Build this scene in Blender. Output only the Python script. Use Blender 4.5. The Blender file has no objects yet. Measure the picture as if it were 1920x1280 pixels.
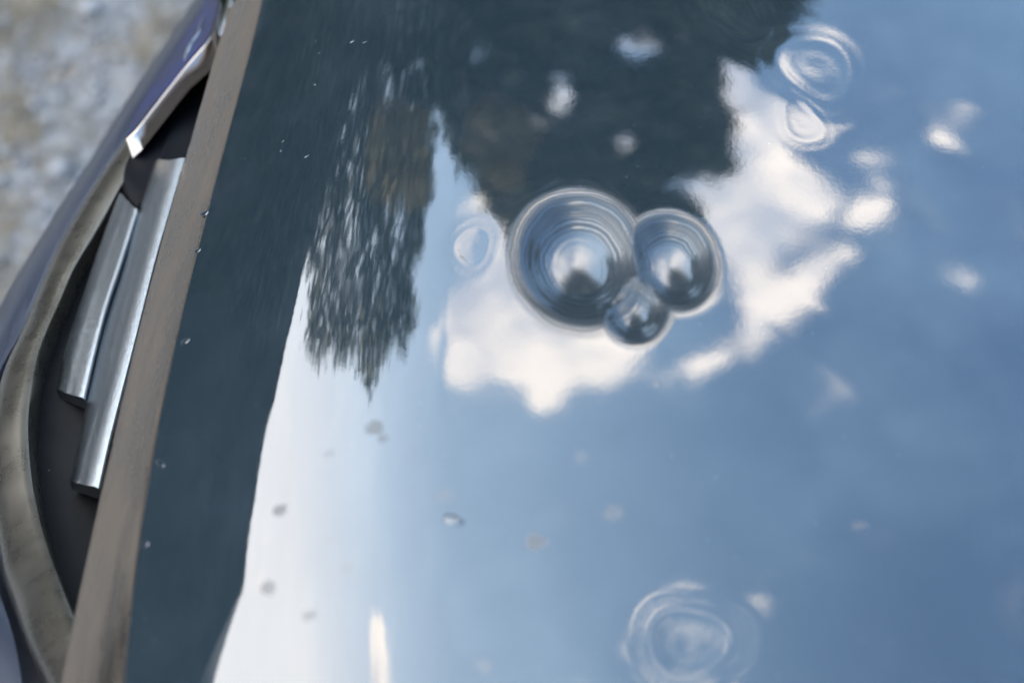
import bpy, math, random
import numpy as np
from mathutils import Vector, noise as mnoise

rng = np.random.default_rng(7)
random.seed(7)
scene = bpy.context.scene
COL = scene.collection

# ------------------------------------------------------------------ camera
DEP = math.radians(47.0)
DIST = 0.64
LENS = 60.0
FPX = LENS / 36.0 * 1920.0
FWD = np.array([0, math.cos(DEP), -math.sin(DEP)])
UPV = np.array([0, math.sin(DEP), math.cos(DEP)])
RGT = np.array([1.0, 0, 0])
CAM = np.array([0, 0, 1.0]) - FWD * DIST
cd = bpy.data.cameras.new("camera")
cam = bpy.data.objects.new("camera", cd)
COL.objects.link(cam)
cam.location = CAM
cam.rotation_euler = (math.pi / 2 - DEP, 0, 0)
cd.lens = LENS
cd.sensor_width = 36
cd.clip_start = 0.02
cd.clip_end = 3000
cd.dof.use_dof = True
cd.dof.focus_distance = 0.765
cd.dof.aperture_fstop = 5.6
scene.camera = cam

# ------------------------------------------------------------------ exposure
scene.view_settings.view_transform = 'Standard'
scene.view_settings.look = 'None'
scene.view_settings.gamma = 1
scene.view_settings.use_curve_mapping = False
scene.view_settings.exposure = 2.74

# ------------------------------------------------------------------ hood surface (metres)
def ray(px, py):
    d = FWD * FPX + RGT * (px - 960) - UPV * (py - 640)
    return d / np.linalg.norm(d)

def at_z(px, py, z):
    d = ray(px, py)
    return CAM + d * ((z - CAM[2]) / d[2])

RX, RY = 2.5, 2.6            # gentle crown of the panel
ROLL_A, ROLL_R = 0.115, 0.165  # where the nose starts rolling over, and its radius
# front edge of the hood, traced
EDGE_PX = [(232, 1280), (257, 1060), (288, 853), (298, 827), (328, 640), (352, 540), (380, 427), (405, 330), (445, 213), (492, 0)]
def fit_edge(zs):
    global XE, XE_lo, XE_hi
    e = np.array([at_z(x, y, z) for (x, y), z in zip(EDGE_PX, zs)])
    XE = np.polyfit(e[:, 1], e[:, 0], 3)
    XE_lo, XE_hi = e[:, 1].min(), e[:, 1].max()
    return e
def xe(y):
    y = np.asarray(y, float)
    yc = np.clip(y, XE_lo - 0.01, XE_hi + 0.01)
    v = np.polyval(XE, yc)
    dv = 3 * XE[0] * yc ** 2 + 2 * XE[1] * yc + XE[2]
    return v + dv * (y - yc)

# dents: px, py, outer radius px, strength, ripple
DENTS = [
    (1088, 480, 114, 0.92, 1.1),
    (1258, 486, 81, 0.85, 0.9),
    (1189, 570, 64, 1.0, 0.6),
    (1530, 128, 105, 0.10, 0.4),
    (1505, 228, 60, 0.06, 0.4),
    (884, 462, 55, 0.10, 0.6),
    (1292, 1200, 112, 0.11, 0.5),
    (1372, 10, 95, 0.13, 0.4),
]
_r = np.linspace(0, 1.6, 3201)
# slope of the wall of a dent, centre to rim
_sl = np.interp(_r, [0, .10, .20, .30, .44, .52, .60, .70, .80, .88, .95, 1.0, 1.05, 1.12, 1.22, 1.36, 1.6], [0, .055, .10, .13, .17, .24, .36, .46, .52, .52, .38, .25, .15, .06, .015, 0, 0])
_kr = np.hanning(121); _kr /= _kr.sum()
_sl = np.convolve(np.pad(_sl, 60, mode='edge'), _kr, 'valid'); _sl = _sl * np.clip(_r / .06, 0, 1)
_rip = 0.12 * np.sin(_r * 2 * math.pi / 0.115) * np.exp(-((_r - .72) / .24) ** 2) + 0.045 * np.sin(_r * 2 * math.pi / 0.07 + 1) * np.exp(-((_r - .9) / .2) ** 2)
_H0 = np.cumsum(_sl) * (_r[1] - _r[0]); _H0 -= _H0[-1]
_H1 = np.cumsum(_rip) * (_r[1] - _r[0]); _H1 -= _H1[-1]
_s2 = 0.75 * _r * np.exp(-(1.55 * _r) ** 2) + 0.16 * np.sin(_r * 2 * math.pi / 0.42 + .6) * np.exp(-((_r - .55) / .30) ** 2)
_H2 = np.cumsum(_s2) * (_r[1] - _r[0]); _H2 -= _H2[-1]
def lut(T, rr):
    return np.interp(rr, _r, T, right=0.0)

_rt = np.linspace(0, 0.3, 3001)
_rs = np.interp(_rt, [0, .02, .04, .06, .075, .088, .102, .118, .3], [0, .055, .165, .32, .45, .56, .62, .655, .70])
_kk = np.hanning(161); _kk /= _kk.sum()
_rs = np.convolve(np.pad(_rs, 80, mode='edge'), _kk, 'valid') * np.clip(_rt / .004, 0, 1)
_rh = np.cumsum(_rs) * (_rt[1] - _rt[0])
def base_h(x, y):
    s = x - xe(y)
    z = 1.0 - (x ** 2) / (2 * RX) - (y ** 2) / (2 * RY)
    t = np.clip(ROLL_A - s, 0, None)
    # slope grows towards the nose
    z = z - 0.0 * t
    z = z - np.interp(t, _rt, _rh)
    return z

_zs = [0.97] * len(EDGE_PX)
for _ in range(6):
    _e = fit_edge(_zs)
    _zs = [float(base_h(xe(q[1]), q[1])) for q in _e]

def hit(px, py, hf):
    d = ray(px, py)
    a = (1.03 - CAM[2]) / d[2]; b = a
    while b < a + 0.6:
        p = CAM + d * b
        if p[2] < hf(p[0], p[1]): break
        b += 0.01
    a = b - 0.01
    for _ in range(22):
        t = (a + b) / 2; p = CAM + d * t
        if p[2] < hf(p[0], p[1]): b = t
        else: a = t
    return CAM + d * b

DD = []
for (px, py, r, k, rp) in DENTS:
    p = hit(px, py, base_h)
    sc = np.linalg.norm(p - CAM) / FPX          # metres per px
    q = hit(px, py - 20, base_h)
    fy = (q[1] - p[1]) / 20                     # metres of y per px
    DD.append((p[0], p[1], r * sc, r * fy, k, rp))

def hood_h(x, y):
    z = base_h(x, y)
    acc = 0.0; rip = 0.0
    for i, (cx, cy, rx, ry, k, rp) in enumerate(DD):
        ang = np.arctan2((y - cy) / ry, (x - cx) / rx)
        if k < 0.3: ang = ang + 0.9 * i
        wob = 1 + (0.10 * np.sin(ang * 2) + 0.07 * np.sin(ang * 3 + 1) if k < 0.3 else 0) + 0.025 * np.sin(ang * 2 + i) + 0.018 * np.sin(ang * 3 + 2 * i)
        rr = np.sqrt(((x - cx) / rx) ** 2 + ((y - cy) / ry) ** 2) * wob
        if k < 0.3:
            z = z + lut(_H2, rr) * k * rx
            continue
        d = -lut(_H0, rr) * k * rx
        acc = acc + np.sign(d) * np.abs(d * 1000) ** 3
        rip = rip + lut(_H1, rr) * k * rp * rx
    z = z - np.cbrt(acc) / 1000 + rip
    # faint waviness of the old panel
    z = z + 0.000018 * np.sin(x * 95 + 3 * np.sin(y * 40)) * np.sin(y * 70 + 2 * np.sin(x * 55))
    return z

def hood_n(x, y, hf=hood_h, e=2e-4):
    hx = (hf(x + e, y) - hf(x - e, y)) / (2 * e)
    hy = (hf(x, y + e) - hf(x, y - e)) / (2 * e)
    n = np.stack([-hx, -hy, np.ones_like(hx)], -1)
    return n / np.linalg.norm(n, axis=-1, keepdims=True)

def refl(px, py):
    """what the undented panel mirrors at this place: surface point and direction"""
    p = hit(px, py, base_h)
    n = hood_n(np.array(p[0]), np.array(p[1]), base_h)
    d = ray(px, py)
    return p, d - 2 * d.dot(n) * n

# ------------------------------------------------------------------ materials
def new_mat(name):
    m = bpy.data.materials.new(name)
    m.use_nodes = True
    nt = m.node_tree
    return m, nt, nt.nodes['Principled BSDF']

class NT:
    def __init__(s, nt): s.nt = nt; s.N = nt.nodes; s.L = nt.links
    def node(s, t, **kw):
        n = s.N.new(t)
        for k, v in kw.items():
            if k == 'ins':
                for kk, vv in v.items():
                    if hasattr(vv, 'is_linked') or hasattr(vv, 'links'): s.L.new(vv, n.inputs[kk])
                    else: n.inputs[kk].default_value = vv
            else: setattr(n, k, v)
        return n
    def math(s, op, a, b=None, c=None, clamp=False):
        n = s.N.new('ShaderNodeMath'); n.operation = op; n.use_clamp = clamp
        for i, v in enumerate((a, b, c)):
            if v is None: continue
            if hasattr(v, 'links'): s.L.new(v, n.inputs[i])
            else: n.inputs[i].default_value = v
        return n.outputs[0]
    def noise(s, vec, scale, detail=4, rough=0.55, dist=0.0):
        n = s.node('ShaderNodeTexNoise', ins={'Scale': scale, 'Detail': detail, 'Roughness': rough, 'Distortion': dist})
        if vec is not None: s.L.new(vec, n.inputs['Vector'])
        return n
    def ramp(s, fac, stops):
        n = s.N.new('ShaderNodeValToRGB')
        while len(n.color_ramp.elements) < len(stops): n.color_ramp.elements.new(0.5)
        for e, (p, c) in zip(n.color_ramp.elements, stops):
            e.position = p; e.color = (*c, 1) if len(c) == 3 else c
        s.L.new(fac, n.inputs[0])
        return n.outputs[0]
    def maprange(s, v, a, b, c, d, smooth=False):
        n = s.N.new('ShaderNodeMapRange')
        if smooth: n.interpolation_type = 'SMOOTHSTEP'
        s.L.new(v, n.inputs[0])
        for i, q in enumerate((a, b, c, d)): n.inputs[i + 1].default_value = q
        return n.outputs[0]
    def mix(s, fac, a, b):
        n = s.N.new('ShaderNodeMix'); n.data_type = 'RGBA'
        for i, v in ((0, fac), (6, a), (7, b)):
            if hasattr(v, 'links'): s.L.new(v, n.inputs[i])
            else: n.inputs[i].default_value = v if i == 0 else (*v, 1)
        return n.outputs[2]

# ------------------------------------------------------------------ world: sky with clouds
SUN_AZ = math.radians(-88)     # from +Y towards -X
SUN_EL = math.radians(16)
sun_dir = np.array([math.sin(SUN_AZ) * math.cos(SUN_EL), math.cos(SUN_AZ) * math.cos(SUN_EL), math.sin(SUN_EL)])

world = bpy.data.worlds.new("World")
scene.world = world
world.use_nodes = True
W = NT(world.node_tree)
bg = W.N['Background']
sky = W.node('ShaderNodeTexSky')
sky.sky_type = 'NISHITA'
sky.sun_disc = False
sky.sun_elevation = SUN_EL
sky.sun_rotation = SUN_AZ
sky.air_density = 0.85
sky.dust_density = 0.4
sky.ozone_density = 2.0

def stereo(d):
    return np.array([d[0] / (1 + d[2]), d[1] / (1 + d[2])])

# clouds over the car: (px, py, radius px, weight) where the panel mirrors them
CLOUDS = [
    # right-hand column next to the big tree
    (1385, 130, 55, .9), (1400, 200, 60, 1), (1420, 270, 62, 1), (1450, 330, 70, 1), (1495, 365, 48, 1), (1440, 400, 75, 1), (1385, 420, 60, 1),
    (1330, 330, 60, .9), (1420, 470, 70, .8), (1400, 545, 48, .8), (1440, 590, 55, 1), (1500, 575, 50, 1), (1530, 560, 30, .8),
    (1400, 635, 36, .9), (1330, 668, 32, .95), (1280, 695, 30, .95), (1240, 715, 24, .8),
    # lower mass round the dents
    (880, 545, 50, 1), (890, 610, 62, 1), (905, 670, 55, 1), (960, 600, 75, 1), (950, 665, 60, 1), (1030, 640, 80, 1), (1040, 700, 60, 1), (1035, 755, 32, 1), (1045, 780, 22, .7),
    (1100, 660, 75, 1), (1150, 690, 50, 1), (1110, 715, 40, .9), (1165, 640, 45, 1), (960, 520, 60, 1), (930, 450, 50, 1), (1000, 480, 60, .8), (1100, 560, 80, .9), (1200, 520, 80, .9), 
    # left upper patches
    (888, 360, 40, 1.0), (870, 395, 34, .8), (935, 380, 30, .7), (865, 470, 26, .45), (818, 635, 32, .75),
    # behind the trees
    (1200, 85, 60, .5), (1055, 170, 60, .42), (1000, 230, 60, .5), (1170, 260, 50, .45), (1260, 40, 60, .9), (1120, 330, 80, .8),
    # small ones out in the blue
    (1500, 215, 40, 0.98), (1545, 210, 24, 0.80), (1618, 395, 36, 1.10), (1600, 420, 24, 1.10), (1645, 300, 24, 0.80), (1640, 345, 20, 0.80), (1560, 485, 34, 1.10), (1530, 515, 24, 1.10), (1770, 265, 36, 0.88), (1810, 215, 22, 0.69),
    (1818, 512, 30, 0.78), (1480, 5, 26, 1.10), (1555, 720, 34, 0.52), (1530, 100, 36, 0.88),
    (1245, 1150, 22, 0.8), (1225, 1195, 24, 0.88), (1290, 1215, 28, 0.80), (1240, 1250, 24, 0.80), (1375, 1210, 24, 0.80), (1370, 1260, 26, 0.95), (1420, 1135, 22, 0.66), (1275, 1120, 18, 0.95),  # cloud arcs put in to draw the bright ring at the lower dent
    (960, 1500, 150, 1.0), (1100, 1560, 150, 1.0), (1230, 1500, 130, .8), (820, 1560, 120, .8),  # added overhead, out of view, to whiten the upper sides of the dents
    (850, 975, 14, .95), (714, 1260, 40, 1.3), (706, 1210, 28, 1.2), (699, 1165, 17, 1.0),
]
tc = W.node('ShaderNodeTexCoord')
sep = W.node('ShaderNodeSeparateXYZ'); W.L.new(tc.outputs['Generated'], sep.inputs[0])
zc = W.math('MAXIMUM', sep.outputs[2], 0.0)
den = W.math('ADD', zc, 1.0)
su = W.math('DIVIDE', sep.outputs[0], den)
sv = W.math('DIVIDE', sep.outputs[1], den)
cmb = W.node('ShaderNodeCombineXYZ'); W.L.new(su, cmb.inputs[0]); W.L.new(sv, cmb.inputs[1])
P0 = cmb.outputs[0]
# ragged edges: warp the plane with noise
def warp(vec, scale, amp, detail):
    n = W.noise(vec, scale, detail, 0.6)
    sub = W.node('ShaderNodeVectorMath', operation='SUBTRACT'); W.L.new(n.outputs['Color'], sub.inputs[0]); sub.inputs[1].default_value = (.5, .5, .5)
    scl = W.node('ShaderNodeVectorMath', operation='SCALE'); W.L.new(sub.outputs[0], scl.inputs[0]); scl.inputs['Scale'].default_value = amp
    ad = W.node('ShaderNodeVectorMath', operation='ADD'); W.L.new(vec, ad.inputs[0]); W.L.new(scl.outputs[0], ad.inputs[1])
    return ad.outputs[0]
PW = warp(P0, 18.0, 0.060, 6)
acc = None
for (px, py, r, w) in CLOUDS:
    _, d0 = refl(px, py); _, d1 = refl(px + 6, py); _, d2 = refl(px, py + 6)
    c = stereo(d0)
    s1 = np.linalg.norm(stereo(d1) - c) / 6; s2 = np.linalg.norm(stereo(d2) - c) / 6
    R = r * math.sqrt(s1 * s2) * 1.72
    dn = W.node('ShaderNodeVectorMath', operation='DISTANCE'); W.L.new(PW, dn.inputs[0]); dn.inputs[1].default_value = (c[0], c[1], 0)
    v = W.maprange(dn.outputs['Value'], 0, R, w, 0, True)
    acc = v if acc is None else W.math('MAXIMUM', acc, v) if False else W.math('ADD', acc, v)
# the rest of the sky carries the same scattered cloud
far = W.noise(P0, 5.0, 6, 0.6)
far2 = W.maprange(far.outputs[0], 0.60, 0.74, 0, 0.9, True)
_, dC = refl(1150, 640)
cC = stereo(dC)
dn = W.node('ShaderNodeVectorMath', operation='DISTANCE'); W.L.new(P0, dn.inputs[0]); dn.inputs[1].default_value = (cC[0], cC[1], 0)
away = W.maprange(dn.outputs['Value'], 0.32, 0.6, 0, 1, True)
acc = W.math('ADD', acc, W.math('MULTIPLY', far2, away))
det = W.noise(PW, 26.0, 6, 0.62)
fld = W.math('ADD', acc, W.math('MULTIPLY', W.math('SUBTRACT', det.outputs[0], 0.47), 1.15))
mask = W.maprange(fld, 0.10, 1.12, 0, 1, True)
tone = W.noise(P0, 13.0, 5, 0.6)
ccol = W.ramp(tone.outputs[0], [(0.38, (0.44, 0.47, 0.54)), (0.52, (0.84, 0.78, 0.73)), (0.66, (1.0, 0.91, 0.81))])
cs = W.node('ShaderNodeVectorMath', operation='SCALE'); W.L.new(ccol, cs.inputs[0]); cs.inputs['Scale'].default_value = 7.7
dk = W.node('ShaderNodeVectorMath', operation='SCALE'); W.L.new(sky.outputs[0], dk.inputs[0]); W.L.new(W.maprange(sep.outputs[2], 0.15, 0.72, 0.60, 1.0, True), dk.inputs['Scale'])
skyc = dk.outputs[0]
dt = W.node('ShaderNodeVectorMath', operation='DOT_PRODUCT'); W.L.new(tc.outputs['Generated'], dt.inputs[0]); dt.inputs[1].default_value = tuple(sun_dir)
glow = W.maprange(dt.outputs['Value'], -0.18, 0.93, 0.0, 0.95, True)
cs2 = W.node('ShaderNodeVectorMath', operation='SCALE'); W.L.new(W.ramp(glow, [(0.10, (0.60, 0.88, 1.14)), (0.55, (0.78, 0.92, 1.05)), (0.88, (0.88, 0.875, 0.88))]), cs2.inputs[0]); cs2.inputs['Scale'].default_value = 6.5
cirr = W.noise(PW, 7.0, 5, 0.6)
glow = W.math('ADD', glow, W.maprange(cirr.outputs[0], 0.42, 0.75, 0.0, 0.13, True), clamp=True)
skyc = W.mix(glow, skyc, cs2.outputs[0])
mixed = W.mix(mask, skyc, cs.outputs[0])
W.L.new(mixed, bg.inputs['Color'])
bg.inputs['Strength'].default_value = 0.107

sl = bpy.data.lights.new("sun", 'SUN')
sl.energy = 3.0
sl.angle = math.radians(0.5)
sl.color = (1.0, 0.88, 0.72)
so = bpy.data.objects.new("sun", sl)
so.rotation_euler = Vector(sun_dir).to_track_quat('Z', 'Y').to_euler()
so.location = (0, 0, 30)
COL.objects.link(so)

# ------------------------------------------------------------------ helpers
def mesh_obj(name, verts, faces, mat, parent=None, smooth=True, normals=None, kind=None, label=None):
    me = bpy.data.meshes.new(name)
    verts = np.asarray(verts, dtype=np.float64)
    me.from_pydata(verts.tolist(), [], faces)
    me.update()
    if smooth: me.polygons.foreach_set('use_smooth', [True] * len(me.polygons))
    if normals is not None: me.normals_split_custom_set_from_vertices(np.asarray(normals).tolist())
    me.materials.append(mat)
    o = bpy.data.objects.new(name, me)
    COL.objects.link(o)
    if parent is not None: o.parent = parent
    if kind: o['kind'] = kind
    if label: o['label'] = label
    return o

def thing(name, label, cat, loc=(0, 0, 0), group=None):
    o = bpy.data.objects.new(name, None)
    o.empty_display_size = 0.1
    COL.objects.link(o)
    o.location = loc
    o['label'] = label; o['category'] = cat
    if group: o['group'] = group
    return o

def fast_mesh(name, verts, loops, nper, mat, parent=None, kind=None, smooth=False):
    """many same-size polygons from numpy arrays"""
    me = bpy.data.meshes.new(name)
    nf = len(loops) // nper
    me.vertices.add(len(verts)); me.vertices.foreach_set('co', np.asarray(verts, np.float32).ravel())
    me.loops.add(len(loops)); me.loops.foreach_set('vertex_index', np.asarray(loops, np.int32))
    me.polygons.add(nf); me.polygons.foreach_set('loop_start', np.arange(nf, dtype=np.int32) * nper)
    if smooth: me.polygons.foreach_set('use_smooth', [True] * nf)
    me.update(calc_edges=True)
    me.materials.append(mat)
    o = bpy.data.objects.new(name, me); COL.objects.link(o)
    if parent is not None: o.parent = parent
    if kind: o['kind'] = kind
    return o

def resample(pts, n):
    """smooth Catmull-Rom through 3-D points, n samples evenly by length"""
    P = np.asarray(pts, float)
    Q = np.vstack([2 * P[0] - P[1], P, 2 * P[-1] - P[-2]])
    out = []
    for i in range(len(P) - 1):
        p0, p1, p2, p3 = Q[i:i + 4]
        for t in np.linspace(0, 1, 24, endpoint=False):
            out.append(0.5 * ((2 * p1) + (-p0 + p2) * t + (2 * p0 - 5 * p1 + 4 * p2 - p3) * t * t + (-p0 + 3 * p1 - 3 * p2 + p3) * t ** 3))
    out.append(P[-1]); out = np.array(out)
    L = np.r_[0, np.cumsum(np.linalg.norm(np.diff(out, axis=0), axis=1))]
    tt = np.linspace(0, L[-1], n)
    return np.stack([np.interp(tt, L, out[:, k]) for k in range(3)], 1)

def zpath(spec):
    """list of (px,py,z) -> points on the car"""
    return [at_z(x, y, z - 0.022) for x, y, z in spec]

def loft(name, rails, mat, parent, n=80, sub=6, caps=True, label=None, smooth=True):
    """skin a closed section: rails is a list of 3-D polylines in section order; sub-sampled smoothly across is left to the caller"""
    R = [resample(r, n) for r in rails]
    m = len(R)
    V = np.array(R).transpose(1, 0, 2).reshape(-1, 3)
    F = []
    for i in range(n - 1):
        for j in range(m):
            a = i * m + j; b = i * m + (j + 1) % m
            F.append((a, b, b + m, a + m))
    if caps:
        F.append(tuple(range(m))[::-1]); F.append(tuple((n - 1) * m + j for j in range(m)))
    o = mesh_obj(name, V, F, mat, parent, smooth, label=label)
    import bmesh
    bm = bmesh.new(); bm.from_mesh(o.data)
    bmesh.ops.recalc_face_normals(bm, faces=bm.faces)
    for e in bm.edges:
        if len(e.link_faces) == 2 and e.calc_face_angle(0) > math.radians(38): e.smooth = False
    bm.to_mesh(o.data); bm.free()
    return o

def section(left, right, prof, depth, n=80, up=(0, 0, 1)):
    """rails between a left and a right polyline: prof = [(t, lift)], then a floor 'depth' below"""
    A = resample(left, n); B = resample(right, n)
    up = np.array(up, float)
    rails = [A + (B - A) * t + up * h for t, h in prof]
    rails.append(B + (B - A) * 0.0 - up * depth)
    rails.append(A - up * depth)
    return rails

# ------------------------------------------------------------------ materials of the car
SPECKS = [(1003, 1015, 26, .8), (525, 955, 20, .8), (503, 1100, 24, .7), (580, 1150, 20, .7), (700, 805, 24, .7), (720, 820, 16, .6), (1612, 985, 18, .7), (1150, 960, 34, .45), (830, 930, 26, .4),
          (650, 1065, 18, .4), (615, 850, 20, .35), (1230, 720, 10, .5), (620, 1010, 16, .3), (905, 1250, 22, .35), (1090, 860, 26, .25)]
def paint_material():
    m, nt, b = new_mat("blue car paint")
    T = NT(nt)
    geo = T.node('ShaderNodeNewGeometry')
    pos = geo.outputs['Position']
    # fine metal flake and dull film
    wn = T.noise(pos, 160, 3, 0.6)
    wsub = T.node('ShaderNodeVectorMath', operation='MULTIPLY_ADD'); T.L.new(wn.outputs['Color'], wsub.inputs[0]); wsub.inputs[1].default_value = (.006, .006, 0); T.L.new(pos, wsub.inputs[2])
    wsb = T.node('ShaderNodeVectorMath', operation='SUBTRACT'); T.L.new(wsub.outputs[0], wsb.inputs[0]); wsb.inputs[1].default_value = (.003, .003, 0)
    wpos = wsb.outputs[0]
    w2n = T.noise(pos, 70, 2, 0.5)
    wm2 = T.node('ShaderNodeVectorMath', operation='MULTIPLY_ADD'); T.L.new(w2n.outputs['Color'], wm2.inputs[0]); wm2.inputs[1].default_value = (.004, .004, 0); T.L.new(pos, wm2.inputs[2])
    ws2 = T.node('ShaderNodeVectorMath', operation='SUBTRACT'); T.L.new(wm2.outputs[0], ws2.inputs[0]); ws2.inputs[1].default_value = (.002, .002, 0)
    wpos2 = ws2.outputs[0]
    n1 = T.noise(pos, 900, 2, 0.5)
    base = T.ramp(n1.outputs[0], [(0.3, (0.016, 0.027, 0.034)), (0.75, (0.030, 0.046, 0.056))])
    film = T.noise(pos, 22, 5, 0.65)
    base = T.mix(T.maprange(film.outputs[0], 0.42, 0.72, 0, 0.22, True), base, (0.060, 0.075, 0.088))
    dv = T.node('ShaderNodeTexVoronoi', ins={'Scale': 210.0}); T.L.new(pos, dv.inputs['Vector'])
    ds = T.node('ShaderNodeSeparateColor'); T.L.new(dv.outputs['Color'], ds.inputs[0])
    dust = T.math('MULTIPLY', T.maprange(dv.outputs['Distance'], 0.05, 0.13, 1, 0, True), T.maprange(ds.outputs[0], 0.84, 0.90, 0, 1))
    base = T.mix(T.math('MULTIPLY', dust, 0.5), base, (0.13, 0.15, 0.16))
    # mud specks dried on the panel
    spot = None
    for px, py, r, w in SPECKS:
        c = hit(px, py, base_h)
        dn = T.node('ShaderNodeVectorMath', operation='DISTANCE'); T.L.new(wpos, dn.inputs[0]); dn.inputs[1].default_value = tuple(c)
        v = T.maprange(dn.outputs['Value'], r * 0.00019 * 0.35, r * 0.00019, w, 0, True)
        spot = v if spot is None else T.math('MAXIMUM', spot, v)
    base2 = T.mix(T.math('MULTIPLY', spot, 0.8), base, (0.022, 0.019, 0.016))
    T.L.new(base2, b.inputs['Base Color'])
    b.inputs['Roughness'].default_value = 0.03
    rr = T.noise(pos, 60, 4, 0.6)
    rg = T.maprange(rr.outputs[0], 0.3, 0.7, 0.012, 0.048)
    rg = T.math('ADD', rg, T.math('MULTIPLY', spot, 0.55))
    T.L.new(rg, b.inputs['Roughness'])
    b.inputs['IOR'].default_value = 2.55
    # dent walls: rings painted less reflective, standing in for dark mirrored surroundings
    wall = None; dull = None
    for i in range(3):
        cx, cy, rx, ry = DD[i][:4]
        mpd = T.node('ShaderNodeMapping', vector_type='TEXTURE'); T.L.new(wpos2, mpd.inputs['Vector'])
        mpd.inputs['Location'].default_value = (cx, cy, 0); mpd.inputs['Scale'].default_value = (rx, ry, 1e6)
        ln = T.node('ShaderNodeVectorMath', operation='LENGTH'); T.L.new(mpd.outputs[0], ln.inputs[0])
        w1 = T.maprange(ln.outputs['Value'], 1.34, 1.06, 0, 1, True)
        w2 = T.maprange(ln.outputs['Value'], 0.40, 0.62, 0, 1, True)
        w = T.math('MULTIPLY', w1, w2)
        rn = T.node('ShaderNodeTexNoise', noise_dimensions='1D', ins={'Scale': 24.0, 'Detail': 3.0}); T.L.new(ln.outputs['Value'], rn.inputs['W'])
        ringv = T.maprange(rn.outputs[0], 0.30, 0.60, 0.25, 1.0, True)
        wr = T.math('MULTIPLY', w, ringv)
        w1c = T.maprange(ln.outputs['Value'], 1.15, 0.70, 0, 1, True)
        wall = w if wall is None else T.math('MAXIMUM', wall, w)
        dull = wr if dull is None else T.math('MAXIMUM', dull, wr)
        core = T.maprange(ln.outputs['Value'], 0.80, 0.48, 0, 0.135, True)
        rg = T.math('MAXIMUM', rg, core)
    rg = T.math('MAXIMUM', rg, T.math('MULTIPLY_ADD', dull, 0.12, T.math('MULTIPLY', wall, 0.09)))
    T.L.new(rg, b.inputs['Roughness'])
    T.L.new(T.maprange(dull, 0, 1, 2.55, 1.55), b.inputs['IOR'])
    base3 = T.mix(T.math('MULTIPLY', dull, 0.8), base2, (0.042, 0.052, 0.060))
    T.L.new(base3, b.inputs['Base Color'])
    # orange peel
    bump = T.node('ShaderNodeBump', ins={'Strength': 0.014, 'Distance': 0.0006})
    mp = T.node('ShaderNodeMapping'); T.L.new(pos, mp.inputs['Vector']); mp.inputs['Scale'].default_value = (1.0, 0.7, 1.0)
    n2 = T.noise(mp.outputs[0], 420, 3, 0.6)
    T.L.new(n2.outputs[0], bump.inputs['Height'])
    T.L.new(bump.outputs[0], b.inputs['Normal'])
    return m

def metal(name, col, rough, bump_scale=0, bump=0.0, grime=0.0, grime_col=(0.10, 0.085, 0.065), aniso=None):
    m, nt, b = new_mat(name)
    T = NT(nt)
    b.inputs['Metallic'].default_value = 1.0
    geo = T.node('ShaderNodeNewGeometry'); pos = geo.outputs['Position']
    mp = T.node('ShaderNodeMapping'); T.L.new(pos, mp.inputs['Vector'])
    mp.inputs['Rotation'].default_value = (0, 0, math.radians(12)); mp.inputs['Scale'].default_value = aniso or (1, 1, 1)
    g = T.noise(mp.outputs[0], 55, 6, 0.65)
    g2 = T.maprange(g.outputs[0], 0.28, 0.85, 0, 1, True)
    c = T.mix(T.math('MULTIPLY', g2, grime), col, grime_col)
    T.L.new(c, b.inputs['Base Color'])
    T.L.new(T.maprange(g2, 0, 1, rough, min(1, rough + 0.45 * grime + 0.02)), b.inputs['Roughness'])
    T.L.new(T.maprange(g2, 0, 1, 1.0, 1.0 - 0.5 * grime), b.inputs['Metallic'])
    if bump_scale:
        bp = T.node('ShaderNodeBump', ins={'Strength': bump, 'Distance': 0.0008})
        n2 = T.noise(mp.outputs[0], bump_scale, 3, 0.6, 0.8)
        T.L.new(n2.outputs[0], bp.inputs['Height']); T.L.new(bp.outputs[0], b.inputs['Normal'])
    return m

def plastic(name, col, rough, specks=True, ior=1.5):
    m, nt, b = new_mat(name)
    T = NT(nt)
    geo = T.node('ShaderNodeNewGeometry'); pos = geo.outputs['Position']
    n = T.noise(pos, 1500, 3, 0.6)
    c = T.ramp(n.outputs[0], [(0.3, tuple(v * 0.75 for v in col)), (0.7, tuple(v * 1.25 for v in col))])
    if specks:
        vor = T.node('ShaderNodeTexVoronoi', ins={'Scale': 130.0}); T.L.new(pos, vor.inputs['Vector'])
        sp = T.maprange(vor.outputs['Distance'], 0.045, 0.09, 1, 0, True)
        sc_ = T.node('ShaderNodeSeparateColor'); T.L.new(vor.outputs['Color'], sc_.inputs[0])
        spot = T.math('MULTIPLY', sp, T.maprange(sc_.outputs[0], 0.86, 0.88, 0, 1))
        dust = T.noise(pos, 40, 5, 0.7)
        dm = T.math('MULTIPLY', T.maprange(dust.outputs[0], 0.45, 0.8, 0, 1), 0.35)
        c = T.mix(dm, c, tuple(min(1, v * 2.2 + 0.01) for v in col))
        c = T.mix(spot, c, (0.35, 0.33, 0.30))
    T.L.new(c, b.inputs['Base Color'])
    b.inputs['Roughness'].default_value = rough
    b.inputs['IOR'].default_value = ior
    bp = T.node('ShaderNodeBump', ins={'Strength': 0.25, 'Distance': 0.0002})
    T.L.new(n.outputs[0], bp.inputs['Height']); T.L.new(bp.outputs[0], b.inputs['Normal'])
    return m

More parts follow.
